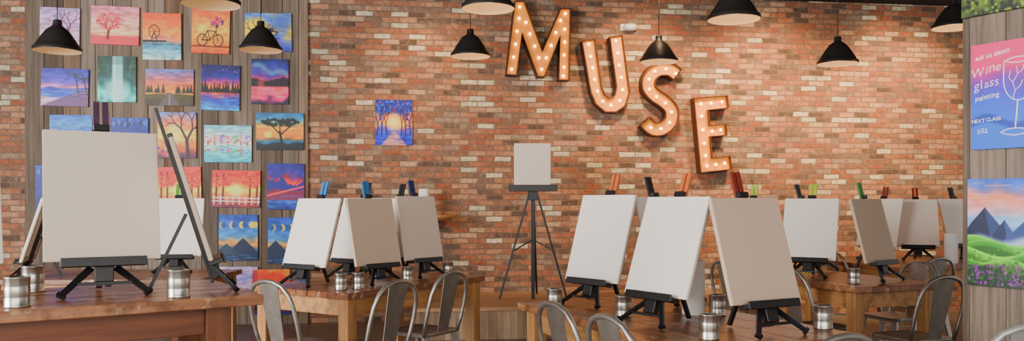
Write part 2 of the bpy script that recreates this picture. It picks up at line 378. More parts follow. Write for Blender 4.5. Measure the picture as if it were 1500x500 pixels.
def art_acacia():
    A=Art([(0,K),(.16,(30,40,50)),(.2,(30,110,150)),(.36,(250,150,60)),(.6,(252,176,90)),(.8,(100,160,190)),(1,(30,110,150))],16)
    A.disk(.25,.42,.09,(255,230,130),.9,.05); A.line(.55,.12,.5,.5,.05,K); A.line(.52,.4,.32,.66,.03,K).line(.52,.42,.74,.66,.03,K).line(.5,.45,.5,.7,.025,K)
    return A.dabs(.5,.75,.4,.1,[K,(24,50,40)],90,5,.03)
def art_autumn():
    A=Art([(0,(120,60,90)),(.25,(230,120,70)),(.45,(255,220,110)),(.7,(240,110,60)),(1,(190,40,50))],17)
    A.disk(.5,.45,.16,(255,246,170),.9,.12)
    for x in (.08,.22,.78,.93): A.line(x,.1,x+.02,.9,.04,(90,30,40))
    A.dabs(.2,.75,.22,.22,[(214,40,50),(240,120,50),(170,30,60)],110,3,.022).dabs(.82,.75,.2,.22,[(214,40,50),(250,140,50),(170,30,60)],110,4,.022)
    A.line(0,.26,1,.24,.03,(240,230,230)).line(0,.17,1,.15,.03,(240,230,230))
    for k in range(8): A.line(.05+k*.13,.08,.05+k*.13,.3,.025,(240,230,230))
    return A
def art_snowroad():
    A=art_autumn(); A.put((.2-V)/.05,(230,220,236),.85); return A.put((V-.85)/.1,(220,110,110),.7)
def art_redridge():
    A=Art([(0,(40,60,130)),(.25,(60,110,190)),(.45,(190,80,120)),(.6,(220,60,70)),(.75,(80,50,150)),(1,(30,40,120))],18,wav=.1)
    A.ridge(.58,.22,6,(50,50,130),5,.3); A.ridge(.42,.15,9,(130,50,90),6,.2); A.put((.03-abs(V-.3-.2*U))/.02,(240,110,120)).streak(.02,.3,(120,180,230),22,4); return A
def art_moons(seed,left):
    A=Art([(0,(30,60,110)),(.22,(60,110,160)),(.38,(240,180,110)),(.55,(100,160,210)),(1,(24,80,156))],seed)
    xs=(.1,.35,.6,.85) if left else (.12,.36,.6,.84)
    for i,x in enumerate(xs):
        A.disk(x,.78,.075,(246,220,130)); A.disk(x+(.03*(i+1) if left else -.03*(i+1))*.8,.78,.07,(44,90,150) if i!=3 else (246,220,130),.9)
    A.peak(.62 if left else .2,.5,.1,.5,(44,60,86)); A.peak(.2 if left else .8,.38,.1,.4,(62,80,100)); return A.put((.14-V)/.03,(28,50,86)).streak(0,.12,(120,170,200),12,3)
def art_lilac(): return Art([(0,(200,180,214)),(.4,(226,206,226)),(.7,(180,170,220)),(1,(214,200,230))],21).ridge(.35,.1,3,(150,130,190)).dabs(.4,.2,.4,.1,[(240,230,240),(160,110,170)],30,4)
def art_fire():
    A=Art([(0,(40,50,110)),(.2,(200,60,50)),(.5,(250,150,50)),(.8,(230,80,60)),(1,(240,160,70))],22,wav=.15); A.pines(.1,.4,4,K,6); return A.disk(.6,.55,.12,(255,230,120),.9,.1)
def art_bluewood():
    A=Art([(0,(40,60,160)),(.22,(70,90,200)),(.36,(150,120,190)),(.45,(250,190,110)),(.6,(250,150,90)),(.75,(60,90,180)),(1,(24,50,130))],23)
    A.disk(.5,.5,.15,(255,240,170),1,.2)
    A.dabs(.5,.88,.5,.12,[(40,90,200),(90,150,230),(150,60,90),(30,40,120)],150,4,.018).dabs(.1,.6,.12,.25,[(50,100,210),(120,70,120),(90,160,230)],60,5,.016).dabs(.9,.6,.12,.25,[(60,110,210),(230,110,80),(30,60,150)],60,6,.016)
    for x,a_,sd in ((.05,4,2),(.17,2,5),(.3,-3,8),(.7,4,4),(.82,-2,9),(.95,-5,3)): A.tree(x,.22,a_,.26,.026,(20,22,60),3,20,sd)
    return A.put(np.minimum((.06+(.3-V)-abs(U-.5))/.03,(.3-V)/.03),(240,190,170),.8).streak(0,.25,(30,44,130),22,4)
def art_greentop():
    A=Art([(0,(26,30,20)),(.1,(110,130,40)),(.3,(60,80,30)),(1,(190,200,120))],24,.5,9,9); return A.dabs(.5,.1,.5,.12,[(150,170,50),(20,20,16),(90,120,40)],160,4,.015)
def art_foothills():
    A=Art([(0,(30,56,28)),(.42,(70,120,50)),(.5,(190,206,230)),(.62,(170,200,232)),(.72,(236,196,200)),(.82,(250,166,140)),(.9,(150,150,200)),(1,(60,124,210))],25,.1)
    A.streak(.66,.97,(250,200,190),20,8,.4)
    def mtn(x,top,base,w,c1,c2,sd):
        h=top-(abs(U-x)/w)*(top-base)+.035*(bil(sd,16,1)-.5); m=np.minimum((h-V)/.01+.5,(V-base)/.01+.5)
        A.put(m,c1); A.put(np.minimum(m,(U-x-.06*(bil(sd+1,3,14)-.5)*2)/.01),c2)
    mtn(.66,.64,.4,.3,(70,92,136),(110,134,176),3); mtn(.95,.66,.4,.3,(60,80,124),(96,120,164),4); mtn(.2,.74,.4,.34,(34,44,74),(66,82,118),5); mtn(.42,.62,.4,.2,(44,58,92),(80,98,140),6)
    A.put(np.minimum((.47+.03*np.sin(U*11)+.03*(bil(9,7,4)-.5)-V)/.05,(V-.36)/.03),(220,230,242),.85)
    hills=[(.43,.045,(110,176,60),1.3),(.385,.05,(80,150,48),.4),(.33,.05,(120,184,60),2.4),(.27,.05,(70,136,40),3.5),(.21,.05,(104,160,50),5.2)]
    for hb,am,c,ph_ in hills:
        m=(hb+am*np.sin(U*6+ph_)-V)/.012+.5; A.put(m,c); A.put(np.minimum(m,(V-hb-am*np.sin(U*6+ph_)+.025)/.02),tuple(min(255,k+55) for k in c),.8)
        A.put(np.minimum(m,(hb+am*np.sin(U*6+ph_)-.04-V)/.03),tuple(int(k*.62) for k in c),.8)
    A.dabs(.5,.27,.5,.09,[(170,206,84),(40,96,36)],70,6,.008,.7)
    A.put((.17+.04*np.sin(U*8)-V)/.03,(26,58,30),.95)
    return A.dabs(.45,.11,.6,.1,[(170,84,180),(204,130,212),(24,54,28),(130,56,150),(56,116,48)],330,7,.011,.8)
M_art,n_,l_,b_=mat('acrylic_painting')
at=n_.new('ShaderNodeAttribute'); at.attribute_name='paint'; l_.new(at.outputs['Color'],b_.inputs['Base Color']); b_.inputs['Roughness'].default_value=.5
def paint_mesh(A,w,h,t=.022):
    bm=bmesh.new(); lay=bm.verts.layers.float_color.new('paint')
    c=np.clip(A.c,0,1); g_=c.mean(-1,keepdims=True); c=np.clip(g_+(c-g_)*1.55,0.005,1)**1.25
    c=np.where(c<=.04045,c/12.92,((c+.055)/1.055)**2.4)
    g=[]
    for j in range(N):
        row=[]
        for i in range(N):
            v=bm.verts.new(((i/(N-1)-.5)*w,-t,j/(N-1)*h)); v[lay]=(*c[j,i],1); row.append(v)
        g.append(row)
    for j in range(N-1):
        for i in range(N-1): bm.faces.new((g[j][i],g[j][i+1],g[j+1][i+1],g[j+1][i]))
    ring=[g[0][i] for i in range(N)]+[g[j][N-1] for j in range(1,N)]+[g[N-1][i] for i in range(N-2,-1,-1)]+[g[j][0] for j in range(N-2,0,-1)]
    back=[]
    for v in ring:
        q=bm.verts.new((v.co.x,0,v.co.z)); q[lay]=v[lay]; back.append(q)
    n=len(ring)
    for k in range(n): bm.faces.new((ring[k],back[k],back[(k+1)%n],ring[(k+1)%n]))
    bm.faces.new(back)
    me=bpy.data.meshes.new('painting'); bm.to_mesh(me); bm.free(); me.materials.append(M_art)
    return me
def painting(rect,A,label,roll=0,P=BW,ang=BA,ex=bex,off=.037,w=None,group=None):
    x0,y0,x1,y1=rect
    p0=P(x0,y1,off); p1=P(x1,y1,off); c=P((x0+x1)/2,y1,off)
    ww=w or (p1-p0).dot(ex); hh=(y1-y0)/F*c.y
    if w: c=P(x0,y1,off)+ex*w/2; hh=(y1-y0)/F*p0.y
    o=bpy.data.objects.new('painting',paint_mesh(A,ww,hh)); COL.objects.link(o)
    o.location=c; o.rotation_euler=(0,R(roll),ang)
    tag(o,label,'painting',group); return o
GP='small canvas paintings hung on the plank panel'
for rect,A,lab,roll in [
 ((59,12,117,72),art_dream(),'lavender painting with dream catcher ring behind the first hanging lamp',1),
 ((134,10,204,66),art_blossom(),'peach sky painting with one pink blossom tree',1),
 ((210,20,266,88),art_ferris(),'orange sunset painting with pier ferris wheel over teal sea',0),
 ((281,14,336,79),art_bicycle(),'golden orange painting with black bicycle and purple flowers',1.5),
 ((360,20,428,76),art_songbird(),'yellow and blue swirling painting with bird on dark branch',-1),
 ((61,101,130,156),art_palm(),'purple beach painting with palm trees on its right',1),
 ((144,83,200,150),art_waterfall(),'teal painting of a white waterfall',0),
 ((214,102,284,155),art_road(),'sunset road painting with pine trees on both sides',.5),
 ((295,96,351,162),art_island(),'purple and orange sunset lake painting with black pine treeline',1),
 ((369,87,423,153),art_aurora(),'pink and purple sky painting mirrored in a lake, right end of second row',0),
 ((74,169,136,223),art_bluesea(),'bright blue sea painting half hidden behind the big near canvas',0),
 ((163,173,218,238),art_midnight(),'dark blue painting behind the purple easel rails',0),
 ((232,165,288,232),art_goldtree(),'glowing yellow sunset painting with tree behind the edge-on easel',0),
 ((300,184,369,238),art_bridge(),'pale painting of rainbow trees and white bridge over water',0),
 ((376,166,445,220),art_acacia(),'orange sunset painting with black spreading acacia tree',0),
 ((232,245,296,310),art_snowroad(),'red autumn painting with pale snowy ground beside the edge-on easel',-1),
 ((311,250,381,304),art_autumn(),'red and gold autumn woods painting with white fence',1),
 ((392,240,446,307),art_redridge(),'blue and crimson mountain painting at right edge of plank panel',0),
 ((321,315,378,382),art_moons(19,True),'blue painting of moon phases above a large dark mountain, left one of pair',0),
 ((393,319,450,386),art_moons(20,False),'blue painting of moon phases partly behind the white leaning canvas',0),
 ((322,391,378,445),art_lilac(),'pale lilac landscape painting low above the near table corner',0),
 ((370,395,425,461),art_fire(),'fiery orange painting lowest on panel near metal chair',0),
 ((53,243,108,310),art_midnight(),'dark blue painting peeking out left of the big near canvas',0)]:
    painting(rect,A,lab,roll,group=GP)
painting((550,147,604,213),art_bluewood(),'blue forest painting with glowing sun alone on the brick wall',0,off=.002)
setN(150)
painting((1421,263,1500,417),art_foothills(),'painting of blue mountains, green foothills and purple flowers under the sign',0,RW,RA,rex,.004,.41)
painting((1412,-125,1500,28),art_greentop(),'green and black painting at the top of the right wall',0,RW,RA,rex,.004,.41)
M_ink=simple('white_paint_marker_glow',(250,248,250),.5,emit=.12,var=.01)  # faint emission brightens the marker lines, which give no light themselves
M_ink2=simple('pale_pink_paint_marker_glow',(255,222,230),.5,emit=.15,var=.01)  # emission lifts the pink lettering, no light source of its own
sg=thing('class_sign','pink to blue sign with white wine glass drawing and class writing','sign',RW(1426,220,.004),RA)
A=Art([(0,(20,100,190)),(.2,(40,130,215)),(.42,(70,120,215)),(.6,(130,80,190)),(.78,(214,60,136)),(1,(236,76,140))],31,.05)
A.put(((.3+.05*np.sin(U*9)-V)/.03),(30,72,150),.8).put(((.23+.04*np.sin(U*9)-V)/.03),(30,130,210),.9)
me=paint_mesh(A,.41,.5,.02); bd=bpy.data.objects.new('sign_board',me); COL.objects.link(bd); bd.parent=sg; bd.location=(.205,0,0)
def text(body,size,x,z,shear=0,rot=0,off=0,m=None):
    rs=random.Random(len(body)); verts=[]; faces=[]; cx=0
    for ch in body:
        if ch==' ': cx+=size*.25; continue
        cu=bpy.data.curves.new('t','FONT'); cu.body=ch; cu.size=size*rs.uniform(.94,1.1); cu.shear=shear; cu.extrude=.0006; cu.offset=off
        to=bpy.data.objects.new('t',cu); COL.objects.link(to); bpy.context.view_layer.update()
        me=bpy.data.meshes.new_from_object(to.evaluated_get(bpy.context.evaluated_depsgraph_get())); bpy.data.objects.remove(to)
        xs=[v.co.x for v in me.vertices]; mn,mxx=min(xs),max(xs); dz=rs.uniform(-.05,.05)*size; ra=R(rs.uniform(-5,5)); b0=len(verts)
        for v in me.vertices:
            X_,Y_=v.co.x-mn,v.co.y; verts.append((cx+X_*math.cos(ra)-Y_*math.sin(ra),X_*math.sin(ra)+Y_*math.cos(ra)+dz,v.co.z))
        for p_ in me.polygons: faces.append([b0+i for i in p_.vertices])
        cx+=(mxx-mn)+size*.045
        bpy.data.meshes.remove(me)
    me=bpy.data.meshes.new('lettering'); me.from_pydata(verts,[],faces)
    me.transform(Matrix.Rotation(R(90),4,'X')@Matrix.Rotation(R(rot),4,'Z')); me.materials.append(m or M_ink)
    o=bpy.data.objects.new('lettering',me); COL.objects.link(o); o.parent=sg; o.location=(x,-.0215,z); o['label']='hand lettering reading '+body
    return o
text('ask us about',.032,.022,.424,.2,8); text('Wine',.06,.01,.345,.25,10,-.0004,M_ink2); text('glass',.057,.014,.28,.25,10,-.0004,M_ink2)
text('painting',.034,.02,.23,.2,8); text('NEXT CLASS:',.0245,.006,.125,0,4); text('2/22',.028,.03,.075,0,4)
g=MB()
def sp(pts,r=.0026):
    g.tube([(.19+(x-.19)*1.1+.024,-.0215,.26+(z-.26)*.93-.014) for x,z in pts],r,6)
bowl=[(.135,.43)]+[(.195-.062*math.cos(t),.335-.105*math.sin(t)) for t in [k*math.pi/12 for k in range(0,13)]]+[(.25,.43)]
sp(bowl); sp([(.135,.43),(.165,.442),(.195,.445),(.225,.442),(.25,.43),(.225,.42),(.195,.417),(.165,.42),(.135,.43)])
sp([(.19,.23),(.186,.16),(.18,.09)],.0035); sp([(.12,.075),(.15,.09),(.18,.093),(.21,.09),(.235,.075),(.21,.062),(.18,.058),(.15,.062),(.12,.075)])
sp([(.17,.235),(.18,.28),(.17,.32),(.19,.36),(.185,.4)],.0018); sp([(.18,.28),(.2,.3),(.21,.33)],.0018); sp([(.17,.32),(.155,.345),(.16,.38)],.0018); sp([(.19,.36),(.21,.38),(.215,.405)],.0018)
g.build('glass_drawing',M_ink,sg)
# ---------------------------------------------------------------- MUSE
def offset_path(pts,w):
    L=[];Rr=[]
    for i,p in enumerate(pts):
        q0=pts[max(i-1,0)]; q1=pts[min(i+1,len(pts)-1)]
        d=Vector((q1[0]-q0[0],q1[1]-q0[1])).normalized(); n=Vector((-d.y,d.x))
        L.append((p[0]+n.x*w/2,p[1]+n.y*w/2)); Rr.append((p[0]-n.x*w/2,p[1]-n.y*w/2))
    return L+Rr[::-1]
def smooth_path(p,n=4):
    out=[]
    for i in range(len(p)-1):
        P0=p[max(i-1,0)];P1=p[i];P2=p[i+1];P3=p[min(i+2,len(p)-1)]
        for k in range(n):
            t=k/n
            out.append(tuple(.5*((2*P1[c])+(-P0[c]+P2[c])*t+(2*P0[c]-5*P1[c]+4*P2[c]-P3[c])*t*t+(-P0[c]+3*P1[c]-3*P2[c]+P3[c])*t**3) for c in (0,1)))
    return out+[p[-1]]
OFFL=.14
def letter(ch,outline,bulbs,lab):
    cx=sum(p[0] for p in outline)/len(outline); by=max(p[1] for p in outline)
    O=BW(cx,by,OFFL)
    t=thing('marquee_letter',lab,'letter light',O+bn*(-OFFL),BA,'marquee letters on the brick wall')
    def L(p): 
        q=BW(p[0],p[1],OFFL)-O; return (q.dot(bex),q.z)
    pts=[L(p) for p in outline]
    bm=bmesh.new(); a_=[bm.verts.new((x,-OFFL,z)) for x,z in pts]; b_=[bm.verts.new((x,-.002,z)) for x,z in pts]
    n=len(pts)
    for k in range(n): bm.faces.new((a_[k],a_[(k+1)%n],b_[(k+1)%n],b_[k]))
    bmesh.ops.recalc_face_normals(bm,faces=bm.faces)
    me=bpy.data.meshes.new('letter_rim'); bm.to_mesh(me); bm.free(); me.materials.append(M_mrim)
    o=bpy.data.objects.new('letter_rim',me); COL.objects.link(o); o.parent=t
    sm=o.modifiers.new('s','SOLIDIFY'); sm.thickness=.014; sm.offset=0
    bm=bmesh.new(); vs=[bm.verts.new((x,-OFFL+.05,z)) for x,z in pts]
    es=[bm.edges.new((vs[k],vs[(k+1)%n])) for k in range(n)]
    bmesh.ops.triangle_fill(bm,edges=es,use_beauty=True)
    me=bpy.data.meshes.new('letter_face'); bm.to_mesh(me); bm.free(); me.materials.append(M_mface)
    o=bpy.data.objects.new('letter_face',me); COL.objects.link(o); o.parent=t
    for p in bulbs:
        x,z=L(p); bb=MB().ball((0,0,0),.017).build('bulb',M_mbulb,t); bb.location=(x,-OFFL+.026,z)
M_o=[(742,109),(755,1),(768,1),(795,75),(822,12),(836,12),(834,117),(819,117),(821,52),(798,112),(788,112),(765,48),(757,110)]
letter('M',M_o,[(750,101),(753,83),(756,64),(758,45),(761,26),(762,9),(771,32),(777,49),(784,67),(790,84),(794,101),(801,84),(808,66),(815,47),(822,29),(829,19),(828,42),(828,61),(827,80),(827,98),(826,111)],'glowing marquee letter M, leftmost and highest of the wall letters')
U_o=[(853,60),(866,135),(873,152),(887,164),(903,164),(917,154),(923,135),(912,51),(894,54),(904,128),(901,140),(893,144),(886,138),(882,128),(872,57)]
letter('U',U_o,[(863,64),(866,82),(869,99),(872,116),(876,133),(884,148),(896,154),(909,147),(913,131),(911,113),(908,95),(906,77),(903,59)],'glowing marquee letter U on the brick wall')
S_c=smooth_path([(993,109),(981,101),(964,102),(953,112),(951,127),(960,139),(973,148),(984,160),(984,176),(973,187),(958,189),(946,178)])
letter('S',offset_path(S_c,19),[S_c[i] for i in range(1,len(S_c),4)],'glowing marquee letter S above the lit canvases')
E_o=[(1017,144),(1066,140),(1068,158),(1038,161),(1040,184),(1064,182),(1065,198),(1041,200),(1044,232),(1070,229),(1072,248),(1027,253)]
letter('E',E_o,[(1028,152),(1043,151),(1059,149),(1029,170),(1031,190),(1045,192),(1057,190),(1033,210),(1035,228),(1037,243),(1050,241),(1063,239)],'glowing marquee letter E, rightmost and lowest of the wall letters')
el=thing('emergency_light','small white dome light fixture on bricks right of letter U','light fixture',BW(921,47,0),BA)
MB().lathe([(.001,.0),(.06,.005),(.085,.035),(.07,.07),(.001,.085)],20,(0,-.07,0)).build('housing',M_white,el)
MB().box(-.1,.06,-.02,0,.01,.09).bevel(.004).build('base_plate',M_white,el)
# ---------------------------------------------------------------- shelf with roll
sh=thing('wall_shelf','small rounded wooden shelf bracket on brick wall behind third canvas','shelf',BW(634,337,0),BA)
MB().lathe([(.001,.10),(.15,.11),(.24,.14),(.26,.17),(.001,.172)],24,(0,-.27,0)).build('shelf_board',M_tleg,sh)
MB().bar((0,-.01,-.02),(0,-.2,.12),.04,.03).build('bracket',M_tleg,sh)
def roll(loc,label):
    t=thing('paper_towel_roll',label,'paper roll',loc,0,'white paper towel rolls')
    MB().lathe([(.021,.28),(.055,.28),(.058,.275),(.058,.005),(.055,0),(.021,0),(.021,.28)],24).build('paper',M_paper,t)
    MB().lathe([(.017,.279),(.0205,.279),(.0205,.001),(.017,.001),(.017,.279)],20).build('core_tube',M_stretch,t)
p=BW(621,337,.27); roll((p.x,p.y,sh.location.z+.1725),'white paper towel roll on the small wall shelf')
# ---------------------------------------------------------------- pendant lamps
def lamp(px,py,w,label,e):
    D=F*.38/w; X=(px-750)/F*D; Z=CH+(HY-py)/F*D
    t=thing('pendant_lamp',label,'pendant lamp',(X,D,Z),0,'black pendant lamps')
    prof=[(.012,.265),(.03,.262),(.034,.25),(.034,.215),(.05,.205),(.082,.18),(.115,.135),(.15,.08),(.176,.035),(.19,.028),(.19,0)]
    m=MB(); m.lathe(prof,40); m.mi=1; m.lathe([(.187,0),(.187,.024),(.173,.031),(.147,.076),(.112,.13),(.079,.175),(.045,.2),(.02,.203)],40)
    m.mi=0; m.lathe([(.19,0),(.187,0)],40)
    m.build('lamp_shade',[M_lamp,M_lampin],t,fix=False)
    MB().ball((0,0,.085),.032,1.2).build('bulb',M_bulb,t)
    MB().lathe([(.001,.19),(.022,.19),(.022,.12),(.001,.118)],16).build('socket',M_black,t)
    MB().tube([(0,0,.264),(0,0,3.68-Z)],.004,6).build('cord',M_black,t)
    MB().lathe([(.001,3.66-Z),(.05,3.665-Z),(.05,3.7-Z),(.001,3.7-Z)],20).build('ceiling_rose',M_black,t)
    ld=bpy.data.lights.new('lamp_glow','POINT'); ld.energy=e; ld.color=(1,.66,.34); ld.shadow_soft_size=.04
    lo=bpy.data.objects.new('lamp_glow',ld); COL.objects.link(lo); lo.location=(X,D,Z-.06)
for a_ in [(84,75,66,'black pendant lamp in front of the dream catcher painting',1.5),(309,7,84,'black pendant lamp cut off at top above the plank panel',1.5),
 (382,74,62,'black pendant lamp in front of the yellow and blue painting',1.5),(715,13,78,'black pendant lamp at top edge just left of letter M',4),
 (689,83,58,'small black pendant lamp hanging low left of letter M',4),(965,91,56,'black pendant lamp hanging in front of letter S',4),
 (1075,29,76,'large black pendant lamp at top edge above letter E',4.5),(1227,94,58,'black pendant lamp alone on bare brick right of the letters',4.5),
 (1397,41,60,'black pendant lamp partly hidden by the right plank wall',4.5)]: lamp(*a_)
# ---------------------------------------------------------------- tables
def table(c,a_,La,Lb,zt,label,apr,lg,inset=.04,lw=.085,seed=1):
    A2=Vector((a_[0],a_[1],0)).normalized(); B2=Vector((-A2.y,A2.x,0))
    if (len(a_)>2 and a_[2]<0): B2=-B2
    ctr=Vector((c[0],c[1],0))+A2*La/2+B2*Lb/2
    t=thing('work_table',label,'table',ctr,math.atan2(A2.y,A2.x),'rustic wooden work tables')
    m=MB(); n=5; w=Lb/n; rs=random.Random(seed)
    for i in range(n):
        m.box(-La/2+rs.uniform(0,.006),La/2-rs.uniform(0,.006),-Lb/2+i*w+.0018,-Lb/2+(i+1)*w-.0018,zt-.04,zt-rs.uniform(0,.0008))
    m.bevel(.003); m.build('tabletop',M_top,t)
    z0=zt-.155; z1=zt-.041; i_=inset
    for s in (-1,1):
        MB().box(-La/2+i_+lw,La/2-i_-lw,s*(Lb/2-i_-lw/2)-.015,s*(Lb/2-i_-lw/2)+.015,z0,z1).bevel(.002).build('apron',apr,t)
        MB().box(s*(La/2-i_-lw/2)-.015,s*(La/2-i_-lw/2)+.015,-Lb/2+i_+lw,Lb/2-i_-lw,z0,z1).bevel(.002).build('apron',apr,t)
        for q in (-1,1):
            x=s*(La/2-i_-lw/2); y=q*(Lb/2-i_-lw/2)
            MB().box(x-lw/2,x+lw/2,y-lw/2,y+lw/2,0,zt-.041).bevel(.004).build('leg',lg,t)
    return t
table((-.965,3.2),(-.82,-.57,-1),1.75,.78,.965,'tall dark wooden work table holding the big near canvas',M_dapron,M_dleg,.1,.095,1)
table((-3.95,6.05),(1,0),1.65,.95,.75,'work table at the back left mostly hidden behind the tall table',M_apron,M_tleg,seed=2)
table((-1.03,5.13),(.55,.835),1.5,.92,.75,'square-edged wooden work table with three leaning canvases left of the stage',M_apron,M_tleg,.03,seed=3)
table((.755,3.175),(-.43,.9,-1),1.68,.87,.75,'nearest right wooden work table cut off at the bottom with three big canvases',M_apron,M_tleg,seed=4)
table((2.3,5.5),(-.35,.94,-1),1.65,.8,.75,'wooden work table behind the nearest right one with upright white canvas',M_apron,M_tleg,seed=5)
table((3.4,7.2),(-.35,.94,-1),1.3,1.6,.75,'farthest right wooden work table beside the plank wall',M_apron,M_tleg,seed=6)
# ---------------------------------------------------------------- easels + canvases
CB=.135
def easel(X,Y,zt,th,rail,lc,le,ph=17,w=.406,h=.49,reach=.24,spl=.14,top=.132,cm=None,sm=None):
    PH=R(ph); sP,cP=math.sin(PH),math.cos(PH)
    def T(x,y,z): return (x,y*cP+z*sP,CB+z*cP-y*sP)
    t=thing('tabletop_easel',le,'easel',(X,Y,zt),R(-th),'black tabletop easels')
    for s in (-1,1): MB().box(s*.0165-.012,s*.0165+.012,.0235,.037,-.1,h+top,T).bevel(.0015).build('mast_rail',RAIL[rail],t)
    m=MB(); m.box(-.15,.15,-.035,.022,-.022,-.002,T); m.box(-.15,.15,-.043,-.0352,-.028,.008,T); m.bevel(.002); m.build('canvas_tray',M_black,t)
    MB().box(-.034,.034,-.012,.0225,-.085,-.023,T).bevel(.003).build('clamp_block',M_black,t)
    MB().box(-.03,.03,.0,.022,h+.004,h+.03,T).bevel(.003).build('top_clamp',M_black,t)
    for s in (-1,1):
        MB().bar((s*.045,.005,.105),(s*spl,-.085,.014),.024,.014,.02,.012).bar((s*(spl-.005),-.081,.0185),(s*(spl+.003),-.0885,.0095),.03,.02,.03,.02).build('leg',M_black,t)
    q=T(0,.045,.2); MB().bar(q,(0,reach,.008),.022,.014).build('leg',M_black,t)
    MB().bar((-.095,-.045,.05),(.095,-.045,.05),.012,.012,side=(0,0,1)).build('spreader',M_black,t)
    k=MB().lathe([(.001,-.02),(.014,-.02),(.016,0),(.001,.001)],12).build('knob',M_black,t)
    k.rotation_euler=(R(90),0,0); k.location=(0,-.014,.075)
    c=thing('blank_canvas',lc,'canvas',(X,Y,zt+CB+.0005),0,'blank stretched canvases'); c.rotation_euler=(-PH,0,R(-th))
    MB().box(-w/2,w/2,0,.0175,0,h).bevel(.0025,2).build('canvas_cloth',cm or M_canvas,c)
    m=MB()
    for s in (-1,1): m.box(s*(w/2-.022)-.02,s*(w/2-.022)+.02,.0176,.0225,.004,h-.004)
    m.box(-w/2+.043,w/2-.043,.0176,.0225,.004,.044); m.box(-w/2+.043,w/2-.043,.0176,.0225,h-.044,h-.004); m.build('stretcher_frame',sm or M_stretch,c)
EZ=[(-1.586,3.183,.965,-31,'purple','largest blank canvas, facing front on the tall near table','easel with dark purple rails under the largest near canvas',12,.411,.52,.24,.15,.132,M_cshade),
(-1.235,3.38,.965,-111,'black','blank canvas seen edge-on beside the largest near canvas','black easel seen side-on at right end of tall near table',17,.406,.50,.24,.14,.14,M_cshade_warm,M_black),
(-2.03,2.89,.965,-40,'black','blank canvas cut off by the left edge of the photo','easel at left edge holding a cut-off canvas',14),
(-3.65,6.15,.75,72,'black','blank canvas edge showing left of the largest near canvas','easel on back left table behind the large canvas, side-on'),
(-2.72,6.6,.75,-10,'green','blank canvas glimpsed between the large canvas and the edge-on easel','green-railed easel on the back left table'),
(-1.425,5.579,.75,32,'blue','bright white canvas leaning left at the left end of middle table','blue-railed easel under the bright left-leaning canvas',18,.405,.488),
(-1.22,6.12,.75,35,'black','canvas strip hidden behind the bright left-leaning canvas','black-railed easel just behind the blue-railed left one'),
(-.921,5.707,.75,-49,'blue','shade-tinted canvas turned right in the centre of middle table','blue-railed easel of the central canvas on middle table',13,.405,.477,.24,.14,.132,M_cshade_warm),
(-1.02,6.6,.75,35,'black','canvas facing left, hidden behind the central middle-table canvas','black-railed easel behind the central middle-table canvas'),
(-.664,6.267,.75,-51,'navy','right-hand blank canvas on the middle table beside the wall shelf','navy-railed easel of the right-hand middle-table canvas',12,.406,.494,.24,.14,.132,M_cshade),
(.435,4.559,.75,50,'orange','leaning canvas on far left corner of nearest right table','orange-railed easel at far left corner of nearest right table',17,.405,.502),
(.94,4.64,.75,-45,'black','canvas turned right behind the two left-leaning canvases of nearest right table','black-railed easel hidden behind the nearest right table canvases'),
(.668,3.864,.75,55,'orange','large white canvas leaning left at middle of nearest right table','orange-railed easel in the middle of the nearest right table',19,.406,.493),
(1.119,3.579,.75,-28,'red','large shade-tinted canvas leaning right on nearest right table, under letter E','dark red-railed easel under the large right-leaning canvas',17,.405,.481,.24,.14,.132,M_cshade_warm),
(2.244,6.217,.75,30,'lime','upright square-on white canvas right of the large shade-tinted canvas','lime-railed easel of the square-on canvas',20,.4,.495),
(1.98,6.85,.75,30,'lime','canvas strip peeking out right behind the large shade-tinted canvas','lime-railed easel hidden behind the large shade-tinted canvas'),
(2.702,5.978,.75,-36,'green','narrow-looking light-tinted canvas turned sharply right near the far chairs','green-railed easel of the sharply turned canvas',15,.406,.479,.24,.14,.132,M_cshade_warm),
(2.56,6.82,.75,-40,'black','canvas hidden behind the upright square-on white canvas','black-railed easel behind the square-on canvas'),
(3.967,8.005,.75,19,'red','small far canvas facing front at the far right table','red-railed easel of the far right front-facing canvas',19,.385,.49,.24,.14,.132,M_cshade),
(3.57,8.05,.75,52,'red','far canvas turned left beside the far right front-facing canvas','red-railed easel of the left-turned far canvas'),
(4.6,8.3,.75,-15,'black','farthest canvas half hidden by the right plank wall','black-railed easel next to the right plank wall')]
for e in EZ: easel(*e)
# standing stage easel
Pm=Vector(((781-750)/F*8.55,8.55,.311))
t=thing('standing_easel','tall black tripod easel standing on the stage','easel',Pm,0)
MB().box(-.02,.02,-.012,.012,.1,1.55).bevel(.003).build('mast',M_black,t)
MB().box(-.25,.25,-.06,.0,1.14,1.165).box(-.25,.25,-.068,-.0605,1.12,1.19).bevel(.003).build('canvas_tray',M_black,t)
MB().box(-.05,.05,-.03,.03,1.03,1.13).bevel(.004).build('clamp_block',M_black,t)
MB().bar((-.04,-.01,1.1),(-.35,-.1,0.006),.022,.014).build('leg',M_black,t)
MB().bar((.04,-.01,1.1),(.35,-.02,0.006),.022,.014).build('leg',M_black,t)
MB().bar((0,.02,1.15),(.05,.42,0.006),.022,.014).build('leg',M_black,t)
MB().bar((-.21,-.055,.5),(0,0,.62),.012,.008).bar((.21,-.02,.5),(0,0,.62),.012,.008).build('brace',M_black,t)
MB().box(-.018,.018,-.013,.013,0.001,.1).bevel(.003).build('foot',M_black,t)
c=thing('blank_canvas','lone blank canvas on the tall stage easel','canvas',(Pm.x-.01,Pm.y-.048,.31+1.1665),0,'blank stretched canvases')
MB().box(-.19,.19,0,.018,0,.455).bevel(.0025,2).build('canvas_cloth',M_cshade,c)
MB().box(-.17,.17,.0181,.0225,.01,.05).box(-.17,.17,.0181,.0225,.4,.44).build('stretcher_frame',M_stretch,c)
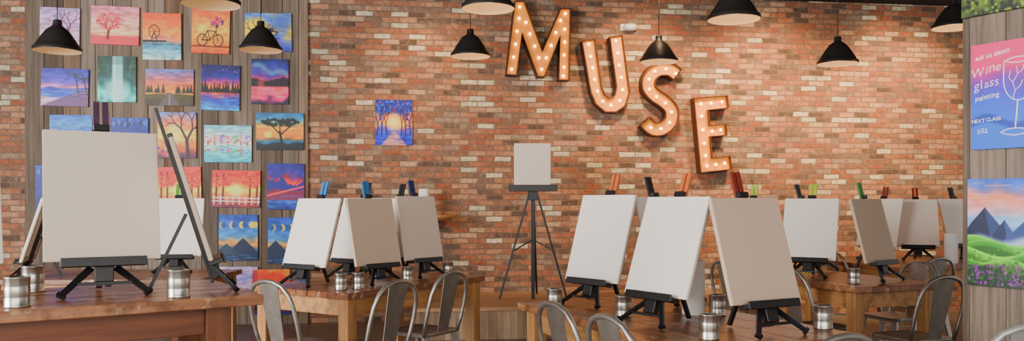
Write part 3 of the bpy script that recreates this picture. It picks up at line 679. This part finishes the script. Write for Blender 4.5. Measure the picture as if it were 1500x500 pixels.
# ---------------------------------------------------------------- cans
can0=None
def can(X,Y,zt,label,s=1):
    global can0
    if can0 is None:
        can0=thing('metal_can',label,'can',(X,Y,zt),0,'tin water cans on the tables')
        r=.041; h=.105
        m=MB(); m.lathe([(.001,.001),(r-.001,.001),(r+.001,.0),(r+.002,.004),(r,.007),(r,.03),(r-.0012,.034),(r,.038),(r,.068),(r-.0012,.072),(r,.076),(r,h-.005),(r+.002,h-.002),(r,h),(r-.003,h-.002),(r-.003,.006),(.001,.006)],28); m.build('can_body',M_tin,can0)
        MB().lathe([(.001,.07),(r-.0035,.07)],28).build('rinse_water',M_tinp,can0)
        o=can0
    else: o=dup(can0,(X,Y,zt),random.uniform(0,6),label)
    return o
for X,Y,z,lb in [(-1.71,2.83,.965,'tin can at the front left of the tall near table'),(-1.93,3.3,.965,'tin can further back on left of the tall near table'),
 (-1.27,3.12,.965,'tin can between the large canvas and the edge-on easel'),(-1.125,5.38,.75,'tin can at the near corner of middle table'),
 (-.76,5.95,.75,'tin can below the central canvas of middle table'),(-.50,6.4,.75,'tin can right of the right-hand middle-table canvas'),
 (-1.02,5.44,.75,'tin can just right behind the near-corner can of middle table'),
 (.23,4.45,.75,'tin can at far left corner of nearest right table'),(.56,4.12,.75,'tin can under the middle leaning canvas of nearest right table'),
 (.83,3.45,.75,'tin can nearest the camera at bottom edge'),(1.045,4.17,.75,'tin can behind the nearest can, beside the paper roll'),
 (1.42,3.74,.75,'tin can right of the large shade-tinted canvas easel'),(2.42,5.8,.75,'tin can below and right of the square-on white canvas')]: can(X,Y,z,lb)
roll((.93,4.2,.75),'white paper towel roll between the two largest right canvases')
roll((4.1,7.65,.75),'white paper towel roll on far right table beside plank wall')
# ---------------------------------------------------------------- chairs
def make_chair(label,mt):
    t=thing('metal_cafe_chair',label,'chair',(0,0,0),0,'metal cafe chairs')
    half=[(.18,-.16,.43),(.192,-.185,.52),(.195,-.212,.62),(.188,-.234,.71),(.165,-.25,.78),(.12,-.26,.828),(.06,-.266,.85)]
    pts=half+[(0,-.268,.856)]+[(-x,y,z) for x,y,z in half[::-1]]
    MB().tube(pts,.0135,8).build('back_hoop',mt,t)
    m=MB()
    m.bar((0,-.178,.449),(0,-.262,.846),.11,.004,.17,.004); m.build('back_splat',mt,t)
    m=MB(); bm=m.bm
    def rr(w,d,r,z):
        out=[]
        for cx,cy,a0 in ((w-r,d-r,0),(-w+r,d-r,90),(-w+r,-d+r,180),(w-r,-d+r,270)):
            for k in range(5):
                a1=R(a0+k*22.5); out.append(bm.verts.new((cx+r*math.cos(a1),cy+r*math.sin(a1),z)))
        return out
    rings=[rr(.17,.17,.05,.425),rr(.182,.182,.055,.425),rr(.185,.185,.055,.44),rr(.178,.178,.05,.45),rr(.15,.15,.04,.446)]
    for A_,B_ in zip(rings,rings[1:]):
        for k in range(20): bm.faces.new((A_[k],A_[(k+1)%20],B_[(k+1)%20],B_[k]))
    bm.faces.new(rings[-1]); m.build('seat',mt,t)
    for sx in (-1,1):
        MB().bar((sx*.155,.155,.424),(sx*.205,.205,0),.055,.02,.028,.016).build('leg',mt,t)
        MB().bar((sx*.155,-.155,.424),(sx*.205,-.235,0),.055,.02,.028,.016).build('leg',mt,t)
    MB().bar((-.175,.175,.25),(.175,-.185,.25),.012,.006,side=(0,0,1)).bar((.175,.175,.243),(-.175,-.185,.243),.012,.006,side=(0,0,1)).build('cross_brace',mt,t)
    return t
ch0=None
def chair(bx,by,fx,fy,label):
    global ch0
    L=math.hypot(fx,fy); fx/=L; fy/=L
    loc=(bx+fx*.262,by+fy*.262,0); rz=math.atan2(-fx,fy)
    if ch0 is None:
        ch0=make_chair(label,M_chair); ch0.location=loc; ch0.rotation_euler=(0,0,rz)
    else: dup(ch0,loc,rz,label)
chair(-1.45,4.86,.55,.835,'dark metal cafe chair left end of the middle table')
chair(-.67,4.86,-.835,.55,'dark metal cafe chair at the near corner right side of middle table')
chair(-.40,5.50,-.835,.55,'dark metal cafe chair tucked beside the right edge of middle table')
chair(.19,3.79,.9,.43,'metal chair back at bottom, left side of nearest right table')
chair(.39,3.37,.9,.43,'metal chair back at bottom, second along left side of nearest right table')
chair(1.17,2.88,-.43,.9,'metal chair at the near end of nearest right table, barely in frame')
chair(2.72,5.14,-.35,.94,'dark metal chair at near end of the second right table')
chair(1.93,5.73,.94,.35,'metal chair glimpsed between the large shade-tinted canvas and second right table')
chair(1.66,6.46,.94,.35,'metal chair glimpsed behind the paper roll and large canvases')
chair(3.55,6.80,-.35,.94,'dark metal chair at the farthest right table')
chair(3.20,6.42,-.94,-.35,'metal chair on the right side of the second right table')
chair(3.00,7.72,.94,.35,'metal chair on the left side of the farthest right table')
pc=make_chair('pale metal chair cut off in bottom right corner',M_chair2); pc.location=(1.93,3.36,0); pc.rotation_euler=(0,0,R(8))
# ---------------------------------------------------------------- lights
def area(loc,tgt,sx,sy,e,c):
    ld=bpy.data.lights.new('window_daylight','AREA'); ld.shape='RECTANGLE'; ld.size=sx; ld.size_y=sy; ld.energy=e; ld.color=c
    o=bpy.data.objects.new('window_daylight',ld); COL.objects.link(o); o.location=loc
    o.rotation_euler=(Vector(tgt)-Vector(loc)).to_track_quat('-Z','Y').to_euler(); return o
area((-6.5,.5,2.2),(0,6.5,1.2),4,2.6,880,(1,.985,.96))
area((0.5,-2.6,2.3),(0,8,1.4),7,2.4,270,(1,.96,.9))
def spot(loc,tgt,e,ang=90,c=(1,.66,.32)):  # added unseen spots that put the lamps' warm glow on the brick
    ld=bpy.data.lights.new('added_wall_spot','SPOT'); ld.energy=e; ld.color=c; ld.spot_size=R(ang); ld.spot_blend=1; ld.shadow_soft_size=.15
    o=bpy.data.objects.new('added_wall_spot',ld); COL.objects.link(o); o.location=loc
    o.rotation_euler=(Vector(tgt)-Vector(loc)).to_track_quat('-Z','Y').to_euler()
spot((-.9,8.0,3.62),(-.9,9.1,2.5),130); spot((1.5,8.0,3.62),(1.5,9.4,2.3),420); spot((3.0,8.2,3.62),(3.0,9.6,2.3),560); spot((4.6,8.4,3.62),(4.6,9.8,2.3),540)
W=bpy.data.worlds.new('World'); SC.world=W; W.use_nodes=True
W.node_tree.nodes['Background'].inputs[0].default_value=(1,.95,.9,1); W.node_tree.nodes['Background'].inputs[1].default_value=.72
cam=bpy.data.cameras.new('Camera'); co=bpy.data.objects.new('Camera',cam); COL.objects.link(co)
co.location=(0,0,CH); co.rotation_euler=(R(90),0,0); cam.lens=28.8; cam.sensor_width=36; cam.shift_y=45/1500; cam.clip_start=.05
SC.camera=co
